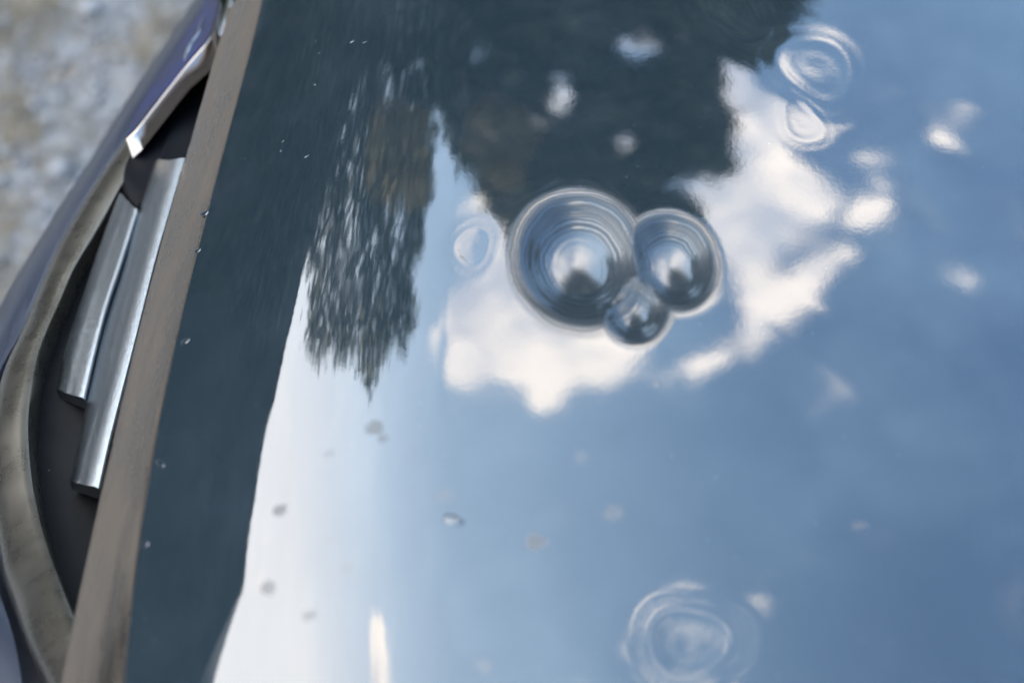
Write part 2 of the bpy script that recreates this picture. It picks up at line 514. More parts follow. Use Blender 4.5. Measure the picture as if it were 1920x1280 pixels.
M_paint = paint_material()
M_trim = metal("dirty bright trim", (0.40, 0.34, 0.28), 0.2, 90, 0.25, 0.9, (0.14, 0.105, 0.075), (1.0, 0.22, 1.0))
M_surround = metal("chrome surround", (0.36, 0.335, 0.29), 0.26, 300, 0.05, 0.10, (0.30, 0.27, 0.20))
M_slat = metal("satin slat metal", (0.50, 0.54, 0.57), 0.19, 1700, 0.35, 0.0, (0.12, 0.15, 0.18), (1.0, 0.45, 1.0))
M_black = plastic("black grille plastic", (0.005, 0.005, 0.0055), 0.6, True, 1.3)
M_mount = plastic("black emblem mount", (0.003, 0.003, 0.005), 0.45, False, 1.22)
M_bumper = plastic("blue grey bumper", (0.035, 0.042, 0.062), 0.30, False, 1.55)
M_badgechrome = metal("emblem chrome", (0.60, 0.50, 0.42), 0.2, 0, 0, 0.15, (0.3, 0.24, 0.2))
M_bright_metal = metal("bright polished metal", (0.85, 0.86, 0.88), 0.06)
def enamel():
    m, nt, b = new_mat("blue emblem enamel")
    T = NT(nt)
    geo = T.node('ShaderNodeNewGeometry')
    n = T.noise(geo.outputs['Position'], 60, 3, 0.5)
    T.L.new(T.ramp(n.outputs[0], [(0.35, (0.003, 0.007, 0.035)), (0.7, (0.003, 0.012, 0.10))]), b.inputs['Base Color'])
    b.inputs['Roughness'].default_value = 0.2
    b.inputs['IOR'].default_value = 1.25
    return m
M_enamel = enamel()

# ------------------------------------------------------------------ ground
def ground_mat():
    m, nt, b = new_mat("gravel yard")
    T = NT(nt)
    geo = T.node('ShaderNodeNewGeometry'); pos = geo.outputs['Position']
    a = T.noise(pos, 8.0, 5, 0.62, 0.6)
    f = T.noise(pos, 45, 4, 0.7)
    stone = T.ramp(f.outputs[0], [(0.3, (0.25, 0.24, 0.235)), (0.7, (0.43, 0.42, 0.42))])
    soil = T.ramp(f.outputs[0], [(0.3, (0.18, 0.145, 0.11)), (0.7, (0.33, 0.285, 0.23))])
    k = T.maprange(a.outputs[0], 0.44, 0.58, 0, 1, True)
    T.L.new(T.mix(k, stone, soil), b.inputs['Base Color'])
    b.inputs['Roughness'].default_value = 0.95
    bp = T.node('ShaderNodeBump', ins={'Strength': 0.8, 'Distance': 0.01})
    T.L.new(f.outputs[0], bp.inputs['Height']); T.L.new(bp.outputs[0], b.inputs['Normal'])
    return m
M_ground = ground_mat()
gn = 60
gx = np.sign(np.linspace(-1, 1, gn)) * np.abs(np.linspace(-1, 1, gn)) ** 3 * 700
GX, GY = np.meshgrid(gx, gx, indexing='ij')
GZ = np.where(np.hypot(GX, GY) > 4, 0.04 * np.sin(GX * 0.3) * np.cos(GY * 0.27), 0.0)
V = np.stack([GX, GY, GZ], -1).reshape(-1, 3)
I = np.arange(gn * gn).reshape(gn, gn)
Fq = np.stack([I[:-1, :-1], I[1:, :-1], I[1:, 1:], I[:-1, 1:]], -1).reshape(-1)
g = fast_mesh('ground', V, Fq, 4, M_ground, kind='structure', smooth=True)

# loose stones and dead grass where the camera (and the chrome) can see them
def simple_mat(name, stops, scale, rough=0.9, ior=1.4):
    m, nt, b = new_mat(name)
    T = NT(nt)
    geo = T.node('ShaderNodeNewGeometry')
    mixv = T.math('ADD', T.math('MULTIPLY', geo.outputs['Random Per Island'], 0.45), T.math('MULTIPLY', T.noise(geo.outputs['Position'], scale, 3, 0.6).outputs[0], 0.55))
    T.L.new(T.ramp(mixv, stops), b.inputs['Base Color'])
    b.inputs['Roughness'].default_value = rough
    b.inputs['IOR'].default_value = ior
    return m
M_stone = simple_mat("gravel stones", [(0.1, (0.26, 0.25, 0.245)), (0.5, (0.38, 0.37, 0.365)), (0.8, (0.48, 0.465, 0.46)), (0.95, (0.34, 0.28, 0.21))], 30)
M_grass = simple_mat("dead grass", [(0.1, (0.20, 0.155, 0.10)), (0.6, (0.36, 0.30, 0.21)), (0.9, (0.17, 0.18, 0.10))], 20)

def patch(x, y):
    return mnoise.noise(Vector((x * 6.5, y * 6.5, 3.1))) + 0.6 * mnoise.noise(Vector((x * 17, y * 17, 8.0)))
ico = np.array([(0, 0, 1), (.9, 0, .3), (.28, .85, .3), (-.72, .53, .3), (-.72, -.53, .3), (.28, -.85, .3), (0, 0, -.6)])
icf = [(0, 1, 2), (0, 2, 3), (0, 3, 4), (0, 4, 5), (0, 5, 1), (6, 2, 1), (6, 3, 2), (6, 4, 3), (6, 5, 4), (6, 1, 5)]
SV, SF = [], []
k = 0
for _q in range(44000):
    if _q < 22000: x = rng.normal(-0.6, 0.7); y = rng.normal(1.75, 0.7)
    else: x = rng.normal(-1.2, 1.6); y = rng.normal(1.6, 1.6)
    if patch(x, y) > 0.08 and rng.random() < 0.8: continue
    s = rng.lognormal(math.log(0.0046), 0.5)
    a = rng.uniform(0, 6.28); ca, sa = math.cos(a), math.sin(a)
    v = ico * (1 + rng.uniform(-.25, .25, ico.shape)) * s * np.array([1.25, .9, .65])
    v = np.stack([v[:, 0] * ca - v[:, 1] * sa + x, v[:, 0] * sa + v[:, 1] * ca + y, v[:, 2] + s * 0.25], 1)
    SV.append(v); SF.append(np.array(icf) + k * 7); k += 1
st = fast_mesh('gravel', np.vstack(SV), np.vstack(SF).ravel(), 3, M_stone, kind='stuff')
st['label'] = 'loose pale grey gravel stones on the yard'
st['category'] = 'gravel'
GV, GF = [], []
k = 0
for _q in range(60000):
    if _q < 30000: x = rng.normal(-0.6, 0.7); y = rng.normal(1.75, 0.7)
    else: x = rng.normal(-1.2, 1.6); y = rng.normal(1.6, 1.6)
    if patch(x, y) < 0.08: continue
    h = rng.uniform(0.012, 0.045); a = rng.uniform(0, 6.28); w = rng.uniform(0.001, 0.0022)
    dx, dy = math.cos(a), math.sin(a); ln = rng.uniform(0.3, 1.6) * h
    GV.append([(x - dy * w, y + dx * w, 0), (x + dy * w, y - dx * w, 0), (x + dx * ln, y + dy * ln, h)]); GF.append((k, k + 1, k + 2)); k += 3
gr = fast_mesh('dead_grass', np.vstack(GV), np.array(GF).ravel(), 3, M_grass, kind='stuff')
gr['label'] = 'tufts of dry brown grass between the gravel'
gr['category'] = 'grass'

# ------------------------------------------------------------------ the car
car = thing('car', 'glossy dark blue car front with dented hood mirroring clouds and trees', 'car', (0, 0, 0))

# hood: a dense sheet with the front nose rolled over, dents cut out as sheets of their own
ys = np.concatenate([np.arange(-0.62, -0.24, 0.02), np.arange(-0.24, 0.30, 0.0010), np.arange(0.30, 1.12, 0.02)])
ss = np.concatenate([np.arange(0, 0.06, 0.0012), np.arange(0.06, 0.40, 0.0011), np.arange(0.40, 1.1, 0.02)])
S, Y = np.meshgrid(ss, ys, indexing='ij')
X = S + xe(Y)
Z = hood_h(X, Y)
NRM = hood_n(X, Y).reshape(-1, 3)
P3 = np.stack([X, Y, Z], -1).reshape(-1, 3)
ny = len(ys); nx = len(ss)
I = np.arange(nx * ny).reshape(nx, ny)
Q = np.stack([I[:-1, :-1], I[1:, :-1], I[1:, 1:], I[:-1, 1:]], -1).reshape(-1, 4)
ctr = P3[Q].mean(1)
owner = np.zeros(len(Q), int)
for k, (cx, cy, rx, ry, kk, rp) in enumerate(DD):
    if k > 7: continue
    inside = (((ctr[:, 0] - cx) / (rx * 1.2)) ** 2 + ((ctr[:, 1] - cy) / (ry * 1.2)) ** 2) < 1
    # nearer dent wins
    r_here = ((ctr[:, 0] - cx) / rx) ** 2 + ((ctr[:, 1] - cy) / ry) ** 2
    if k == 0: best = np.full(len(Q), 1e9)
    take = inside & (r_here < best)
    owner[take] = k + 1; best[take] = r_here[take]
def sheet(name, sel, parent):
    q = Q[sel]
    u, inv = np.unique(q.ravel(), return_inverse=True)
    o = fast_mesh(name, P3[u], inv, 4, M_paint, parent, smooth=True)
    o.data.normals_split_custom_set_from_vertices(NRM[u].tolist())
    return o
hood = sheet('hood', owner == 0, car)
for k in range(8):
    if (owner == k + 1).any(): sheet('dent', owner == k + 1, hood)

# water drops beading near the nose
def add_drop(px, py, rx, ry, rot):
    c = hit(px, py, base_h); n = hood_n(np.array(c[0]), np.array(c[1]), base_h)
    u = np.array([math.cos(rot), math.sin(rot), 0]); u -= n * u.dot(n); u /= np.linalg.norm(u); v = np.cross(n, u)
    V = [c + n * min(rx, ry) * 0.25]; F = []
    K = 16
    for i in range(1, 6):
        a = i / 5 * math.pi / 2
        for j in range(K):
            t = 2 * math.pi * j / K
            w = 1 + 0.12 * math.sin(2 * t + px) + .08 * math.sin(3 * t + py)
            V.append(c + (u * rx * math.cos(t) + v * ry * math.sin(t)) * math.sin(a) * w + n * (min(rx, ry) * 0.25 * math.cos(a) - (0.0002 if i == 5 else 0)))
    for j in range(K): F.append((0, 1 + j, 1 + (j + 1) % K))
    for i in range(4):
        for j in range(K):
            a = 1 + i * K + j; b_ = 1 + i * K + (j + 1) % K
            F.append((a, a + K, b_ + K, b_))
    mesh_obj('water_drop', V, F, M_paint, hood)
for px, py, rx, ry, rot in [(383, 400, .0016, .0030, 1.2), (370, 470, .0014, .0022, 1.3), (347, 640, .0014, .0030, 1.4), (300, 868, .0014, .0034, .7), (272, 1020, .0013, .0024, 1.2),
                            (660, 78, .0012, .0010, 0), (684, 79, .0014, .0004, .1), (592, 77, .0006, .0004, 0), (590, 158, .0009, .0012, .6), (598, 100, .0006, .0003, 0), (526, 283, .0009, .0006, .4), (530, 265, .0008, .0004, .3), (575, 293, .0004, .0014, 2.0), (850, 975, .0034, .0024, -.3)]:
    add_drop(px, py, rx, ry, rot)

# trim strip along the nose
LEFT_PX = [(95, 1330), (113, 1260), (143, 1150), (168, 1000), (192, 900), (207, 827), (240, 700), (272, 560), (308, 427), (345, 300), (397, 120), (432, 0), (455, -80)]
yrow = np.linspace(-0.235, 0.33, 60)
edge3 = np.stack([xe(yrow), yrow, hood_h(xe(yrow), yrow)], 1)
left3 = np.array([at_z(x, y, 0.952) for x, y in LEFT_PX])
for _ in range(4):
    left3 = np.array([at_z(x, y, float(hood_h(xe(q[1]), q[1])) - 0.028) for (x, y), q in zip(LEFT_PX, left3)])
o_ = np.argsort(left3[:, 1])
left_s = left3[o_]
lx = np.interp(yrow, left_s[:, 1], left_s[:, 0])
pl = np.polyfit(yrow, lx, 6); lx = np.polyval(pl, yrow)
l3 = np.stack([lx, yrow, edge3[:, 2] - 0.028], 1)
e3 = edge3 + np.array([-0.0006, 0, -0.0008])
prof = [(0, -0.004), (0.02, -0.0008), (0.07, 0.0000), (0.2, 0.0004), (0.4, 0.0006), (0.6, 0.0006), (0.8, 0.0004), (0.93, 0.0001), (0.985, -0.0002), (1.0, -0.0014)]
rails = [l3 + (e3 - l3) * t + np.array([0, 0, h]) for t, h in prof]
rails += [e3 - np.array([0, 0, 0.006]), l3 + np.array([0.004, 0, -0.008])]
trim = loft('hood_trim', rails, M_trim, car, n=120)

# grille: backing, slats, surround
inner = [(142, 1156, .940), (113, 1080, .930), (87, 1003, .920), (67, 920, .911), (59, 853, .905), (57, 783, .900), (65, 713, .896), (80, 647, .892), (117, 560, .888), (143, 500, .886), (187, 427, .884), (232, 345, .883), (290, 240, .882), (350, 135, .882), (430, 0, .882), (500, -110, .882)]
outer = [(92, 1290, .944), (47, 1193, .932), (20, 1116, .920), (0, 1050, .912), (-14, 930, .903), (-17, 830, .896), (-12, 760, .890), (5, 692, .886), (28, 640, .883), (47, 600, .881), (80, 520, .879), (112, 450, .877), (173, 347, .875), (225, 272, .874), (300, 160, .873), (385, 35, .873), (450, -70, .873)]
inner = [(190, 1290, .955)] + inner
outer = [(130, 1385, .955)] + outer
# same param: resample both by length
A = zpath(outer); B = zpath(inner)
sprof = [(0, -.005), (.03, -.001), (.10, .0006), (.3, .0014), (.5, .0018), (.7, .0018), (.86, .0014), (.95, .0006), (1, -.002)]
dz = np.interp([p[1] for p in outer], [-70, 450, 640, 760, 1100, 1400], [.006, .0062, .001, -.016, -.030, -.032])
outer = [(x, y, z + q) for (x, y, z), q in zip(outer, dz)]
rails = section(A, B, sprof, 0.02, 120)
loft('grille_surround', rails, M_surround, car, n=120)

back_px = [(220, 1300, .915), (130, 1190, .900), (80, 1040, .895), (45, 860, .885), (45, 720, .878), (90, 600, .872), (150, 470, .868), (225, 340, .866), (330, 150, .866), (450, -60, .866)]
bk_l = zpath(back_px)
bk_l = resample(bk_l, 60)
bk_r = np.stack([np.interp(bk_l[:, 1], yrow, lx) + 0.03, bk_l[:, 1], np.full(60, 0.872)], 1)
loft('grille_backing', section(bk_l, bk_r, [(0, 0), (.25, 0.001), (.5, 0.002), (.75, 0.001), (1, 0)], 0.01, 60), M_black, car, n=60)

def slat(left, crest, mid, right, name='slat'):
    """each rail (px,py,z) from near end to far end"""
    L = resample(zpath(left), 70); C = resample(zpath(crest), 70); Mi = resample(zpath(mid), 70); R = resample(zpath(right), 70)
    rails = [L, L + (C - L) * .5 + np.array([0, 0, .0009]), C - np.array([.0004, 0, .0002]), C + (Mi - C) * .15, C + (Mi - C) * .55 - np.array([0, 0, .0004]), Mi, Mi + (R - Mi) * .5 + np.array([0, 0, .0003]), Mi + (R - Mi) * .85 + np.array([0, 0, .0001]), R - np.array([0, 0, .0008]), R - np.array([0, 0, .008]), L - np.array([0, 0, .006])]
    return loft(name, rails, M_slat, car, n=70)
slat([(130, 902, .901), (147, 827, .901), (168, 730, .901), (197, 610, .901), (232, 500, .901), (255, 410, .901), (290, 302, .901)],
     [(144, 905, .9125), (163, 827, .9125), (190, 730, .9125), (212, 640, .9125), (250, 500, .9125), (275, 410, .9125), (306, 300, .9125)],
     [(168, 910, .9195), (188, 827, .9195), (212, 730, .9195), (236, 640, .9195), (272, 500, .9195), (297, 410, .9195), (326, 299, .9195)],
     [(187, 916, .9208), (207, 827, .9208), (232, 730, .9208), (255, 640, .9208), (290, 500, .9208), (316, 410, .9208), (350, 296, .9208)])
slat([(106, 731, .888), (123, 653, .888), (153, 560, .888), (180, 480, .888), (213, 390, .888), (224, 362, .888)],
     [(124, 736, .8965), (142, 660, .8965), (166, 575, .8965), (196, 490, .8965), (228, 400, .8965), (238, 374, .8965)],
     [(146, 743, .9020), (167, 660, .9020), (191, 575, .9020), (219, 490, .9020), (244, 410, .9020), (250, 388, .9020)],
     [(158, 747, .9028), (178, 660, .9028), (200, 575, .9028), (228, 490, .9028), (252, 415, .9028), (259, 394, .9028)])

# bumper skin outside the surround
bo = [(-330, 1330, .905), (-140, 980, .885), (-60, 760, .872), (0, 597, .862), (56, 487, .860), (131, 365, .858), (200, 258, .857), (260, 159, .856), (367, 0, .856), (450, -125, .856)]
bi = [(60, 1430, .930), (30, 1215, .918), (-18, 1040, .898), (-32, 820, .886), (-4, 705, .876), (47, 606, .871), (112, 456, .869), (178, 347, .867), (235, 262, .866), (310, 150, .866), (470, -90, .866)]
A = resample(zpath(bo), 100); B = resample(zpath(bi), 100)
rails = [B + (A - B) * 0 + np.array([0.01, 0, -.03]), B, B + (A - B) * .1 + np.array([0, 0, .0012]), B + (A - B) * .5 + np.array([0, 0, .001]), B + (A - B) * .85 + np.array([0, 0, -.001]), A + np.array([0, 0, -.004]),
         A + np.array([-.012, 0, -.016]), A + np.array([-.018, 0, -.05]), A + np.array([-.004, 0, -.16]), A + np.array([0.06, 0, -.42]), A + np.array([0.2, 0, -.45])]
loft('bumper', rails, M_bumper, car, n=100)

# ------------------------------------------------------------------ emblem
def plane_hit(px, py, P, n):
    d = ray(px, py)
    return CAM + d * (np.dot(P - CAM, n) / np.dot(d, n))
bt = at_z(240, 290, .893)
lat = at_z(430, 0, .899) - bt; lat /= np.linalg.norm(lat)
nrm = np.cross(lat, np.array([1.15, 0.0, 1.0])); nrm /= np.linalg.norm(nrm)
if nrm[0] > 0: nrm = -nrm
face_px = [(236, 262), (247, 253), (262, 236), (300, 187), (353, 120), (388, 80), (397, 62), (403, 40), (413, 0), (424, -60), (428, -120), (420, -160), (404, -150),
           (392, -60), (386, 8), (376, 24), (350, 66), (320, 112), (290, 160), (262, 204), (243, 240)]
face = np.array([plane_hit(x, y, bt, nrm) for x, y in face_px])
badge_root_pts = face
def extrude(name, pts, n, d0, d1, mat, parent, inset=0.0, bevel=0.0, back=None):
    pts = np.asarray(pts); c = pts.mean(0); m = len(pts)
    rings = []
    if bevel > 0:
        rings = [(d0, bevel), (d0 - bevel * .4, bevel * .3), (d0 - bevel, 0), (d1, 0)]
    else: rings = [(d0, 0), (d1, 0)]
    V = []
    for dd, ins in rings:
        dirv = c - pts; L = np.linalg.norm(dirv, axis=1, keepdims=True)
        off = n * dd if (back is None or dd > d1 + 1e-9) else n * (d0 - bevel) + back
        if back is not None and dd <= d1 + 1e-9:
            f = np.clip((pts[:, 1] - pts[:, 1].min()) / 0.05, 0.80, 1.0)[:, None]
            off = n * (d0 - bevel) + back * f
        V.append(pts + dirv / L * (ins + inset) + off)
    V = np.vstack(V); F = []
    for r in range(len(rings) - 1):
        for j in range(m):
            a = r * m + j; b_ = r * m + (j + 1) % m
            F.append((a, b_, b_ + m, a + m))
    F.append(tuple(range(m))[::-1]); F.append(tuple((len(rings) - 1) * m + j for j in range(m)))
    o = mesh_obj(name, V, F, mat, parent, True)
    import bmesh
    bm = bmesh.new(); bm.from_mesh(o.data); bmesh.ops.recalc_face_normals(bm, faces=bm.faces)
    for e in bm.edges:
        if len(e.link_faces) == 2 and e.calc_face_angle(0) > math.radians(45): e.smooth = False
    bm.to_mesh(o.data); bm.free()
    return o
def smooth_loop(pts, n):
    P = np.vstack([pts, pts[:1]])
    return resample(P, n + 1)[:-1]
fl = smooth_loop(face, 90)
badge = extrude('emblem', fl, nrm, 0.0, -0.0095, M_badgechrome, car, bevel=0.0010, back=np.array([0.003, -0.006, -0.0095]))
extrude('emblem_face', fl, nrm, 0.0006, -0.001, M_enamel, badge, inset=0.0016)
def stroke(pts_px, w, parent):
    c = resample([plane_hit(x, y, bt + nrm * 0.0006, nrm) for x, y in pts_px], 20)
    t = np.gradient(c, axis=0); t /= np.linalg.norm(t, axis=1, keepdims=True)
    s = np.cross(t, nrm)
    ww = (np.sin(np.linspace(0.15, math.pi - 0.15, 20)) * w)[:, None]
    V = np.vstack([c - s * ww, c + s * ww]); n = 20
    V = np.vstack([V + nrm * 0.0004, V - nrm * 0.0002])
    F = []
    for i in range(n - 1):
        F.append((i, i + 1, n + i + 1, n + i)); F.append((2 * n + i, 3 * n + i, 3 * n + i + 1, 2 * n + i + 1))
        F.append((i, 2 * n + i, 2 * n + i + 1, i + 1)); F.append((n + i, n + i + 1, 3 * n + i + 1, 3 * n + i))
    return mesh_obj('script_stroke', V, F, M_bright_metal, parent)
stroke([(346, 116), (350, 100), (358, 82), (368, 68), (374, 58)], 0.0016, badge)
stroke([(354, 88), (362, 76), (372, 62), (378, 44), (384, 30)], 0.0009, badge)
# added bright strip, standing in for the sky highlight on the emblem's upper rim
Lb = [(399, 66, .911), (404, 40, .911), (414, 0, .911), (426, -70, .911)]
Rb = [(407, 84, .9135), (421, 48, .9135), (437, 0, .9135), (452, -70, .9135)]
rails = section(resample(zpath(Lb), 30), resample(zpath(Rb), 30), [(0, 0), (.15, .0004), (.5, .0007), (.85, .0004), (1, -.0002)], .004, 30)
loft('emblem_rim_glint', rails, M_bright_metal, badge, n=30)
# mount behind the emblem: a block standing on the grille
mp_px = [(240, 296), (231, 318), (230, 352), (240, 374), (259, 391), (276, 352), (300, 320), (352, 300), (375, 250), (420, 130), (450, 0), (470, -80), (410, -80), (385, 60), (340, 130), (280, 230)]
mp3 = smooth_loop(np.array([at_z(x, y, .873) for x, y in mp_px]), 80)
extrude('emblem_mount', mp3, np.array([0, 0, 1.0]), 0.0, -0.022, M_mount, car, bevel=0.0025)

# ------------------------------------------------------------------ trees around the yard (mirrored in the paint)
M_leaf = simple_mat("dark needles", [(0.25, (0.012, 0.018, 0.010)), (0.5, (0.045, 0.058, 0.030)), (0.8, (0.22, 0.23, 0.13))], 0.8, 0.7)
M_leaf_brown = simple_mat("turning leaves", [(0.1, (0.16, 0.13, 0.05)), (0.6, (0.38, 0.29, 0.13)), (0.9, (0.45, 0.30, 0.17))], 3, 0.7)
M_bark = simple_mat("bark", [(0.1, (0.05, 0.04, 0.03)), (0.9, (0.13, 0.11, 0.09))], 12, 0.9)

def cards(C, size, mat, name, parent, droop=0.0, kind=None):
    """leaf-sized faces at the points C"""
    n = len(C)
    a = rng.normal(size=(n, 3)); a[:, 2] *= 0.6; a[:, 2] -= droop; a /= np.linalg.norm(a, axis=1, keepdims=True)
    b = rng.normal(size=(n, 3)); b -= a * (a * b).sum(1, keepdims=True); b /= np.linalg.norm(b, axis=1, keepdims=True)
    s = (size * rng.uniform(0.6, 1.4, (n, 1)))
    V = np.stack([C - a * s, C + b * s * .38, C + a * s, C - b * s * .38], 1).reshape(-1, 3)
    return fast_mesh(name, V, np.arange(4 * n), 4, mat, parent, kind)

def tube(P, r0, r1, k=7):
    P = resample(P, 14); V = []; F = []
    t = np.gradient(P, axis=0); t /= np.linalg.norm(t, axis=1, keepdims=True)
    for i, p in enumerate(P):
        r = r0 + (r1 - r0) * i / 13
        u = np.cross(t[i], [0.3, 0.9, 0.1]); u /= np.linalg.norm(u); v = np.cross(t[i], u)
        for j in range(k):
            an = 2 * math.pi * j / k
            V.append(p + (u * math.cos(an) + v * math.sin(an)) * r)
    for i in range(13):
        for j in range(k):
            F.append((i * k + j, i * k + (j + 1) % k, (i + 1) * k + (j + 1) % k, (i + 1) * k + j))
    return V, F

def tubes_obj(name, lst, mat, parent):
    V = []; F = []
    for P, a, b_ in lst:
        v, f = tube(P, a, b_); o = len(V); V += v; F += [tuple(i + o for i in q) for q in f]
    return mesh_obj(name, V, F, mat, parent)

def mirror_pt(px, py, D):
    p, d = refl(px, py)
    h = math.hypot(d[0], d[1])
    return p + d * (D / h)

def in_poly(x, y, poly):
    c = False; j = len(poly) - 1
    for i in range(len(poly)):
        xi, yi = poly[i]; xj, yj = poly[j]
        if (yi > y) != (yj > y) and x < (xj - xi) * (y - yi) / (yj - yi) + xi: c = not c
        j = i
    return c

# grid of the mirror mapping for quick lookup
_gx = np.arange(480, 1640, 40); _gy = np.arange(-80, 800, 40)
_MD = np.array([[refl(x, y)[1] for y in _gy] for x in _gx])
_MP = np.array([[refl(x, y)[0] for y in _gy] for x in _gx])
def mirror_many(x, y, D):
    fx = np.clip((x - _gx[0]) / 40, 0, len(_gx) - 1.001); fy = np.clip((y - _gy[0]) / 40, 0, len(_gy) - 1.001)
    i = fx.astype(int); j = fy.astype(int); u = (fx - i)[:, None]; v = (fy - j)[:, None]
    def bl(A): return A[i, j] * (1 - u) * (1 - v) + A[i + 1, j] * u * (1 - v) + A[i, j + 1] * (1 - u) * v + A[i + 1, j + 1] * u * v
    d = bl(_MD); p = bl(_MP)
    return p + d * (D / np.hypot(d[:, 0], d[:, 1]))[:, None]

def crown_points(poly, n, D, depth, holes=(), rag=18, vstretch=1.0):
    poly = np.array(poly, float)
    lo = poly.min(0); hi = poly.max(0)
    xs, ys_ = [], []
    while len(xs) < n:
        x = rng.uniform(lo[0] - 20, hi[0] + 20); y = rng.uniform(lo[1] - 20, hi[1] + 20)
        wx = x + rag * mnoise.noise(Vector((x / 26, y / (60 * vstretch), 1.7))) * 1.4 ; wy = y + rag * 1.6 * mnoise.noise(Vector((x / 20, y / 90, 9.1)))
        if not in_poly(wx, wy, poly): continue
        skip = False
        for hx, hy, rx_, ry_, pr in holes:
            if ((x - hx) / rx_) ** 2 + ((y - hy) / ry_) ** 2 < 1 + 0.5 * mnoise.noise(Vector((x / 12, y / 12, 4))) and rng.random() < pr: skip = True; break
        if skip: continue
        xs.append(x + rng.normal(0, 6)); ys_.append(y + rng.normal(0, 11))
    D = D + rng.normal(0, depth, n)
    return mirror_many(np.array(xs), np.array(ys_), D)

def make_tree(name, label, poly, D, n, size, mat, mat2=None, poly2=None, n2=0, holes=(), trunk_x=0, top_y=0, depth=0.8, droop=0.3, vs=1.0, rag=18):
    base = mirror_pt(trunk_x, 0, D); base = np.array([base[0], base[1], 0.0])
    t = thing(name, label, 'tree', tuple(base), 'trees around the yard')
    C = crown_points(poly, n, D, depth, holes, rag, vs) - base
    C = C[C[:, 2] > 0.6]
    cr = cards(C, size, mat, 'crown', t, droop)
    # crown goes on below the mirrored part, down to the lowest limbs
    zmin = max(2.0, np.percentile(C[:, 2], 2)); sel = C[C[:, 2] < zmin + 1.6]
    cx, cy = sel[:, 0].mean(), sel[:, 1].mean(); rw = max(1.2, sel[:, 0].std() * 1.8)
    k = int(n * 0.5); ang = rng.uniform(0, 2 * math.pi, k); rr = np.sqrt(rng.random(k)) * rw
    zz = rng.uniform(1.8, zmin + 1.0, k)
    L = np.stack([cx + rr * np.cos(ang), cy + rr * np.sin(ang) * 0.8, zz], 1)
    cards(L, size * 1.5, mat, 'lower_crown', t, droop)
    if poly2:
        C2 = crown_points(poly2, n2, D - 2.4, 0.4, (), rag, vs) - base
        cards(C2, size, mat2, 'turning_foliage', t, droop)
    top = mirror_pt(trunk_x, top_y, D) - base
    lst = [([np.zeros(3), top * np.array([.3, .3, .35]), top * np.array([.7, .7, .7]), top], 0.28, 0.03)]
    tubes_obj('trunk', lst, M_bark, t)
    br = []
    for _ in range(26):
        f = rng.uniform(0.25, 0.95); s = top * f; e = C[rng.integers(len(C))]
        br.append(([s, (s + e) / 2 + np.array([0, 0, .25]), e], 0.05 * (1.1 - f) + 0.012, 0.006))
    tubes_obj('limbs', br, M_bark, t)
    return t

left_poly = [(560, -60), (566, 200), (592, 400), (584, 480), (592, 560), (588, 640), (600, 690), (618, 640), (634, 672), (650, 640), (668, 690), (690, 705), (700, 742), (712, 700), (735, 660), (764, 640), (776, 600), (770, 520), (788, 440), (800, 340), (830, 280), (850, 200), (860, -60)]
make_tree('conifer_tree', 'tall dark drooping conifer mirrored beside the nose of the hood', left_poly, 16.0, 20000, 0.18, M_leaf, M_leaf_brown,
          [(700, 200), (690, 300), (700, 380), (790, 380), (800, 300), (790, 210)], 1500,
          holes=[(728, 170, 9, 45, .95), (815, 240, 22, 55, .85), (835, 330, 30, 60, .9), (610, 420, 6, 50, .8), (655, 400, 8, 60, .8), (750, 420, 14, 60, .75), (675, 520, 7, 40, .8), (700, 470, 8, 60, .7), (640, 500, 6, 30, .6), (672, 620, 9, 40, .7)],
          trunk_x=700, top_y=690, droop=1.2, vs=2.0, rag=15)
right_poly = [(830, -60), (840, 180), (852, 290), (890, 330), (925, 345), (930, 400), (960, 430), (1010, 440), (1060, 420), (1110, 450), (1160, 470), (1200, 440), (1250, 445), (1300, 400), (1270, 350), (1330, 330), (1368, 325), (1372, 220), (1350, 150), (1345, 92), (1455, 88), (1475, 30), (1440, -60)]
make_tree('broad_tree', 'big dark broad crowned tree with light gaps mirrored above the three dents', right_poly, 18.0, 26000, 0.19, M_leaf, M_leaf_brown,
          [(880, 200), (900, 330), (960, 340), (990, 260), (930, 190)], 3000,
          holes=[(1200, 85, 58, 48, .99), (1055, 170, 34, 58, .95), (1000, 232, 36, 36, .98), (1170, 258, 22, 40, .98), (1285, 30, 26, 60, .93), (935, 170, 20, 30, .8), (1290, 345, 60, 34, .95), (1040, 370, 44, 30, .8), (945, 15, 28, 36, .8), (1110, 330, 26, 26, .8), (1240, 190, 18, 30, .75), (900, 90, 16, 34, .7), (975, 330, 22, 24, .85), (1320, 200, 16, 30, .7), (1030, 60, 16, 20, .75)],
          trunk_x=1100, top_y=420, droop=0.3, depth=1.2, rag=16)

# wood on the west side: rows of trunks and foliage that shade the yard, mirrored in the rolled nose
def dir_az(az): return np.array([math.sin(az), math.cos(az), 0])
def wood(name, label, az0, az1, D, hfun, n, size, seed):
    r = np.random.default_rng(seed)
    az = r.uniform(az0, az1, n); d = D + r.uniform(0, 4, n)
    H = np.array([hfun(a) for a in az])
    z = H * (d / D) * (1 - r.random(n) ** 1.0)
    C = np.stack([np.sin(az) * d, np.cos(az) * d, np.maximum(z, 0.1)], 1)
    o = cards(C, size, M_leaf, name, None, 0.3, 'stuff')
    o['label'] = label; o['category'] = 'wood'
    return o
def h_west(a):
    d = math.degrees(a)
    return 7.4 + 2.6 * max(0, min(1, (-66 - d) / 8)) + 0.35 * math.sin(d * .33 + 1) + 0.28 * math.sin(d * .9) + 0.18 * math.sin(d * 2.3) + 0.1 * math.sin(d * 6.1)
wood('west_wood', 'dense dark wood beyond the gravel in front of the car', math.radians(-125), math.radians(-18), 17, h_west, 70000, 0.36, 3)
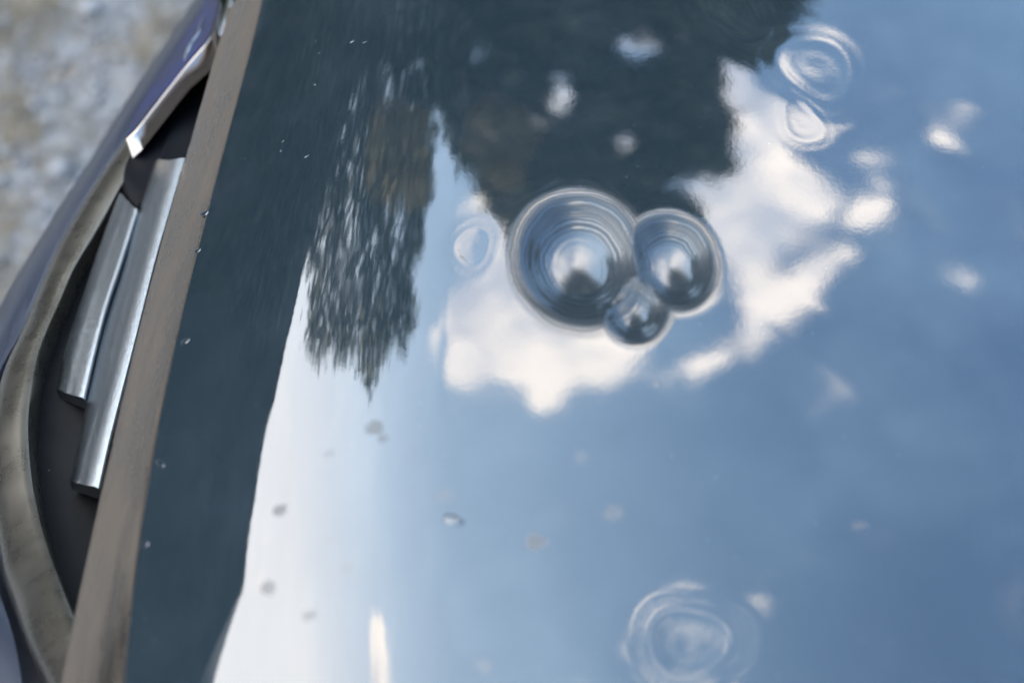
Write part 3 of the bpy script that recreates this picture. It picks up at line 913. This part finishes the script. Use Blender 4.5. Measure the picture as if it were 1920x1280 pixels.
# dark barn across the yard, its roof line is the edge between sky and shade on the nose
M_barn = simple_mat("weathered dark boards", [(0.35, (0.020, 0.018, 0.018)), (0.6, (0.085, 0.075, 0.070))], 0.7, 0.8)
M_roof = simple_mat("dark tin roof", [(0.1, (0.035, 0.038, 0.045)), (0.9, (0.060, 0.064, 0.072))], 1.5, 0.6)
M_glass = plastic("window glass", (0.01, 0.012, 0.015), 0.05, False)
barn = thing('barn', 'tall dark barn with a stepped roof line mirrored along the nose of the hood', 'barn', (-12.0, 13.0, 0))
prof_b = [(3.2, 2.6), (5.86, 6.15), (6.6, 7.16), (7.45, 8.30), (11.1, 8.93), (11.9, 9.36), (15, 9.95), (19.5, 10.55), (24, 11.1)]
bx, by = 0.0, -13.0
V = []; F = []
for xx in (0.0, -7.0):
    for y, h in prof_b: V += [(xx, y + by, 0), (xx, y + by, h - 0.12)]
m2 = 2 * len(prof_b)
for k in range(len(prof_b) - 1):
    F.append((2 * k, 2 * k + 2, 2 * k + 3, 2 * k + 1)); F.append((m2 + 2 * k + 2, m2 + 2 * k, m2 + 2 * k + 1, m2 + 2 * k + 3))
F += [(0, 1, m2 + 1, m2), (m2 - 2, m2 - 1, 2 * m2 - 1, 2 * m2 - 2)]
mesh_obj('wall', V, F, M_barn, barn, False)
V = []; F = []
for xx in (0.25, -7.25):
    for y, h in prof_b: V += [(xx, y + by, h - 0.12), (xx, y + by, h)]
for k in range(len(prof_b) - 1):
    a_, c_ = 2 * k, 2 * k + 2
    F += [(a_, c_, c_ + 1, a_ + 1), (m2 + c_, m2 + a_, m2 + a_ + 1, m2 + c_ + 1), (a_ + 1, c_ + 1, m2 + c_ + 1, m2 + a_ + 1), (a_, m2 + a_, m2 + c_, c_)]
F += [(0, 1, m2 + 1, m2), (m2 - 1, m2 - 2, 2 * m2 - 2, 2 * m2 - 1)]
mesh_obj('roof', V, F, M_roof, barn, False)
def box(name, x0, x1, y0, y1, z0, z1, mat, parent):
    V = [(x, y, z) for x in (x0, x1) for y in (y0, y1) for z in (z0, z1)]
    return mesh_obj(name, V, [(0, 1, 3, 2), (4, 6, 7, 5), (0, 4, 5, 1), (2, 3, 7, 6), (0, 2, 6, 4), (1, 5, 7, 3)], mat, parent, False)
for wy, wz, ww, wh in [(-4.6, 4.6, 1.0, 1.5), (-1.5, 4.8, 1.0, 1.5), (2.5, 5.0, 1.0, 1.5)]:
    wdw = box('window', 0.003, 0.06, wy, wy + ww, wz, wz + wh, M_roof, barn)
    box('pane', 0.063, 0.07, wy + .1, wy + ww - .1, wz + .1, wz + wh - .1, M_glass, wdw)
box('door', 0.003, 0.08, -3.4, -0.6, 0.0, 3.2, M_roof, barn)

def h_rest(a):
    d = math.degrees(a)
    return 6.5 + 10.0 * max(0, min(1, (d - 33) / 5)) * max(0, min(1, (150 - d) / 20)) + 1.0 * math.sin(d * .21) + 0.7 * math.sin(d * .57 + 2) + 0.5 * math.sin(d * 1.9)  # trees made taller on the right so the dent walls mirror something dark
wood('far_wood', 'low dark wood closing the yard on the far sides', math.radians(-18), math.radians(235), 24, h_rest, 42000, 0.5, 5)
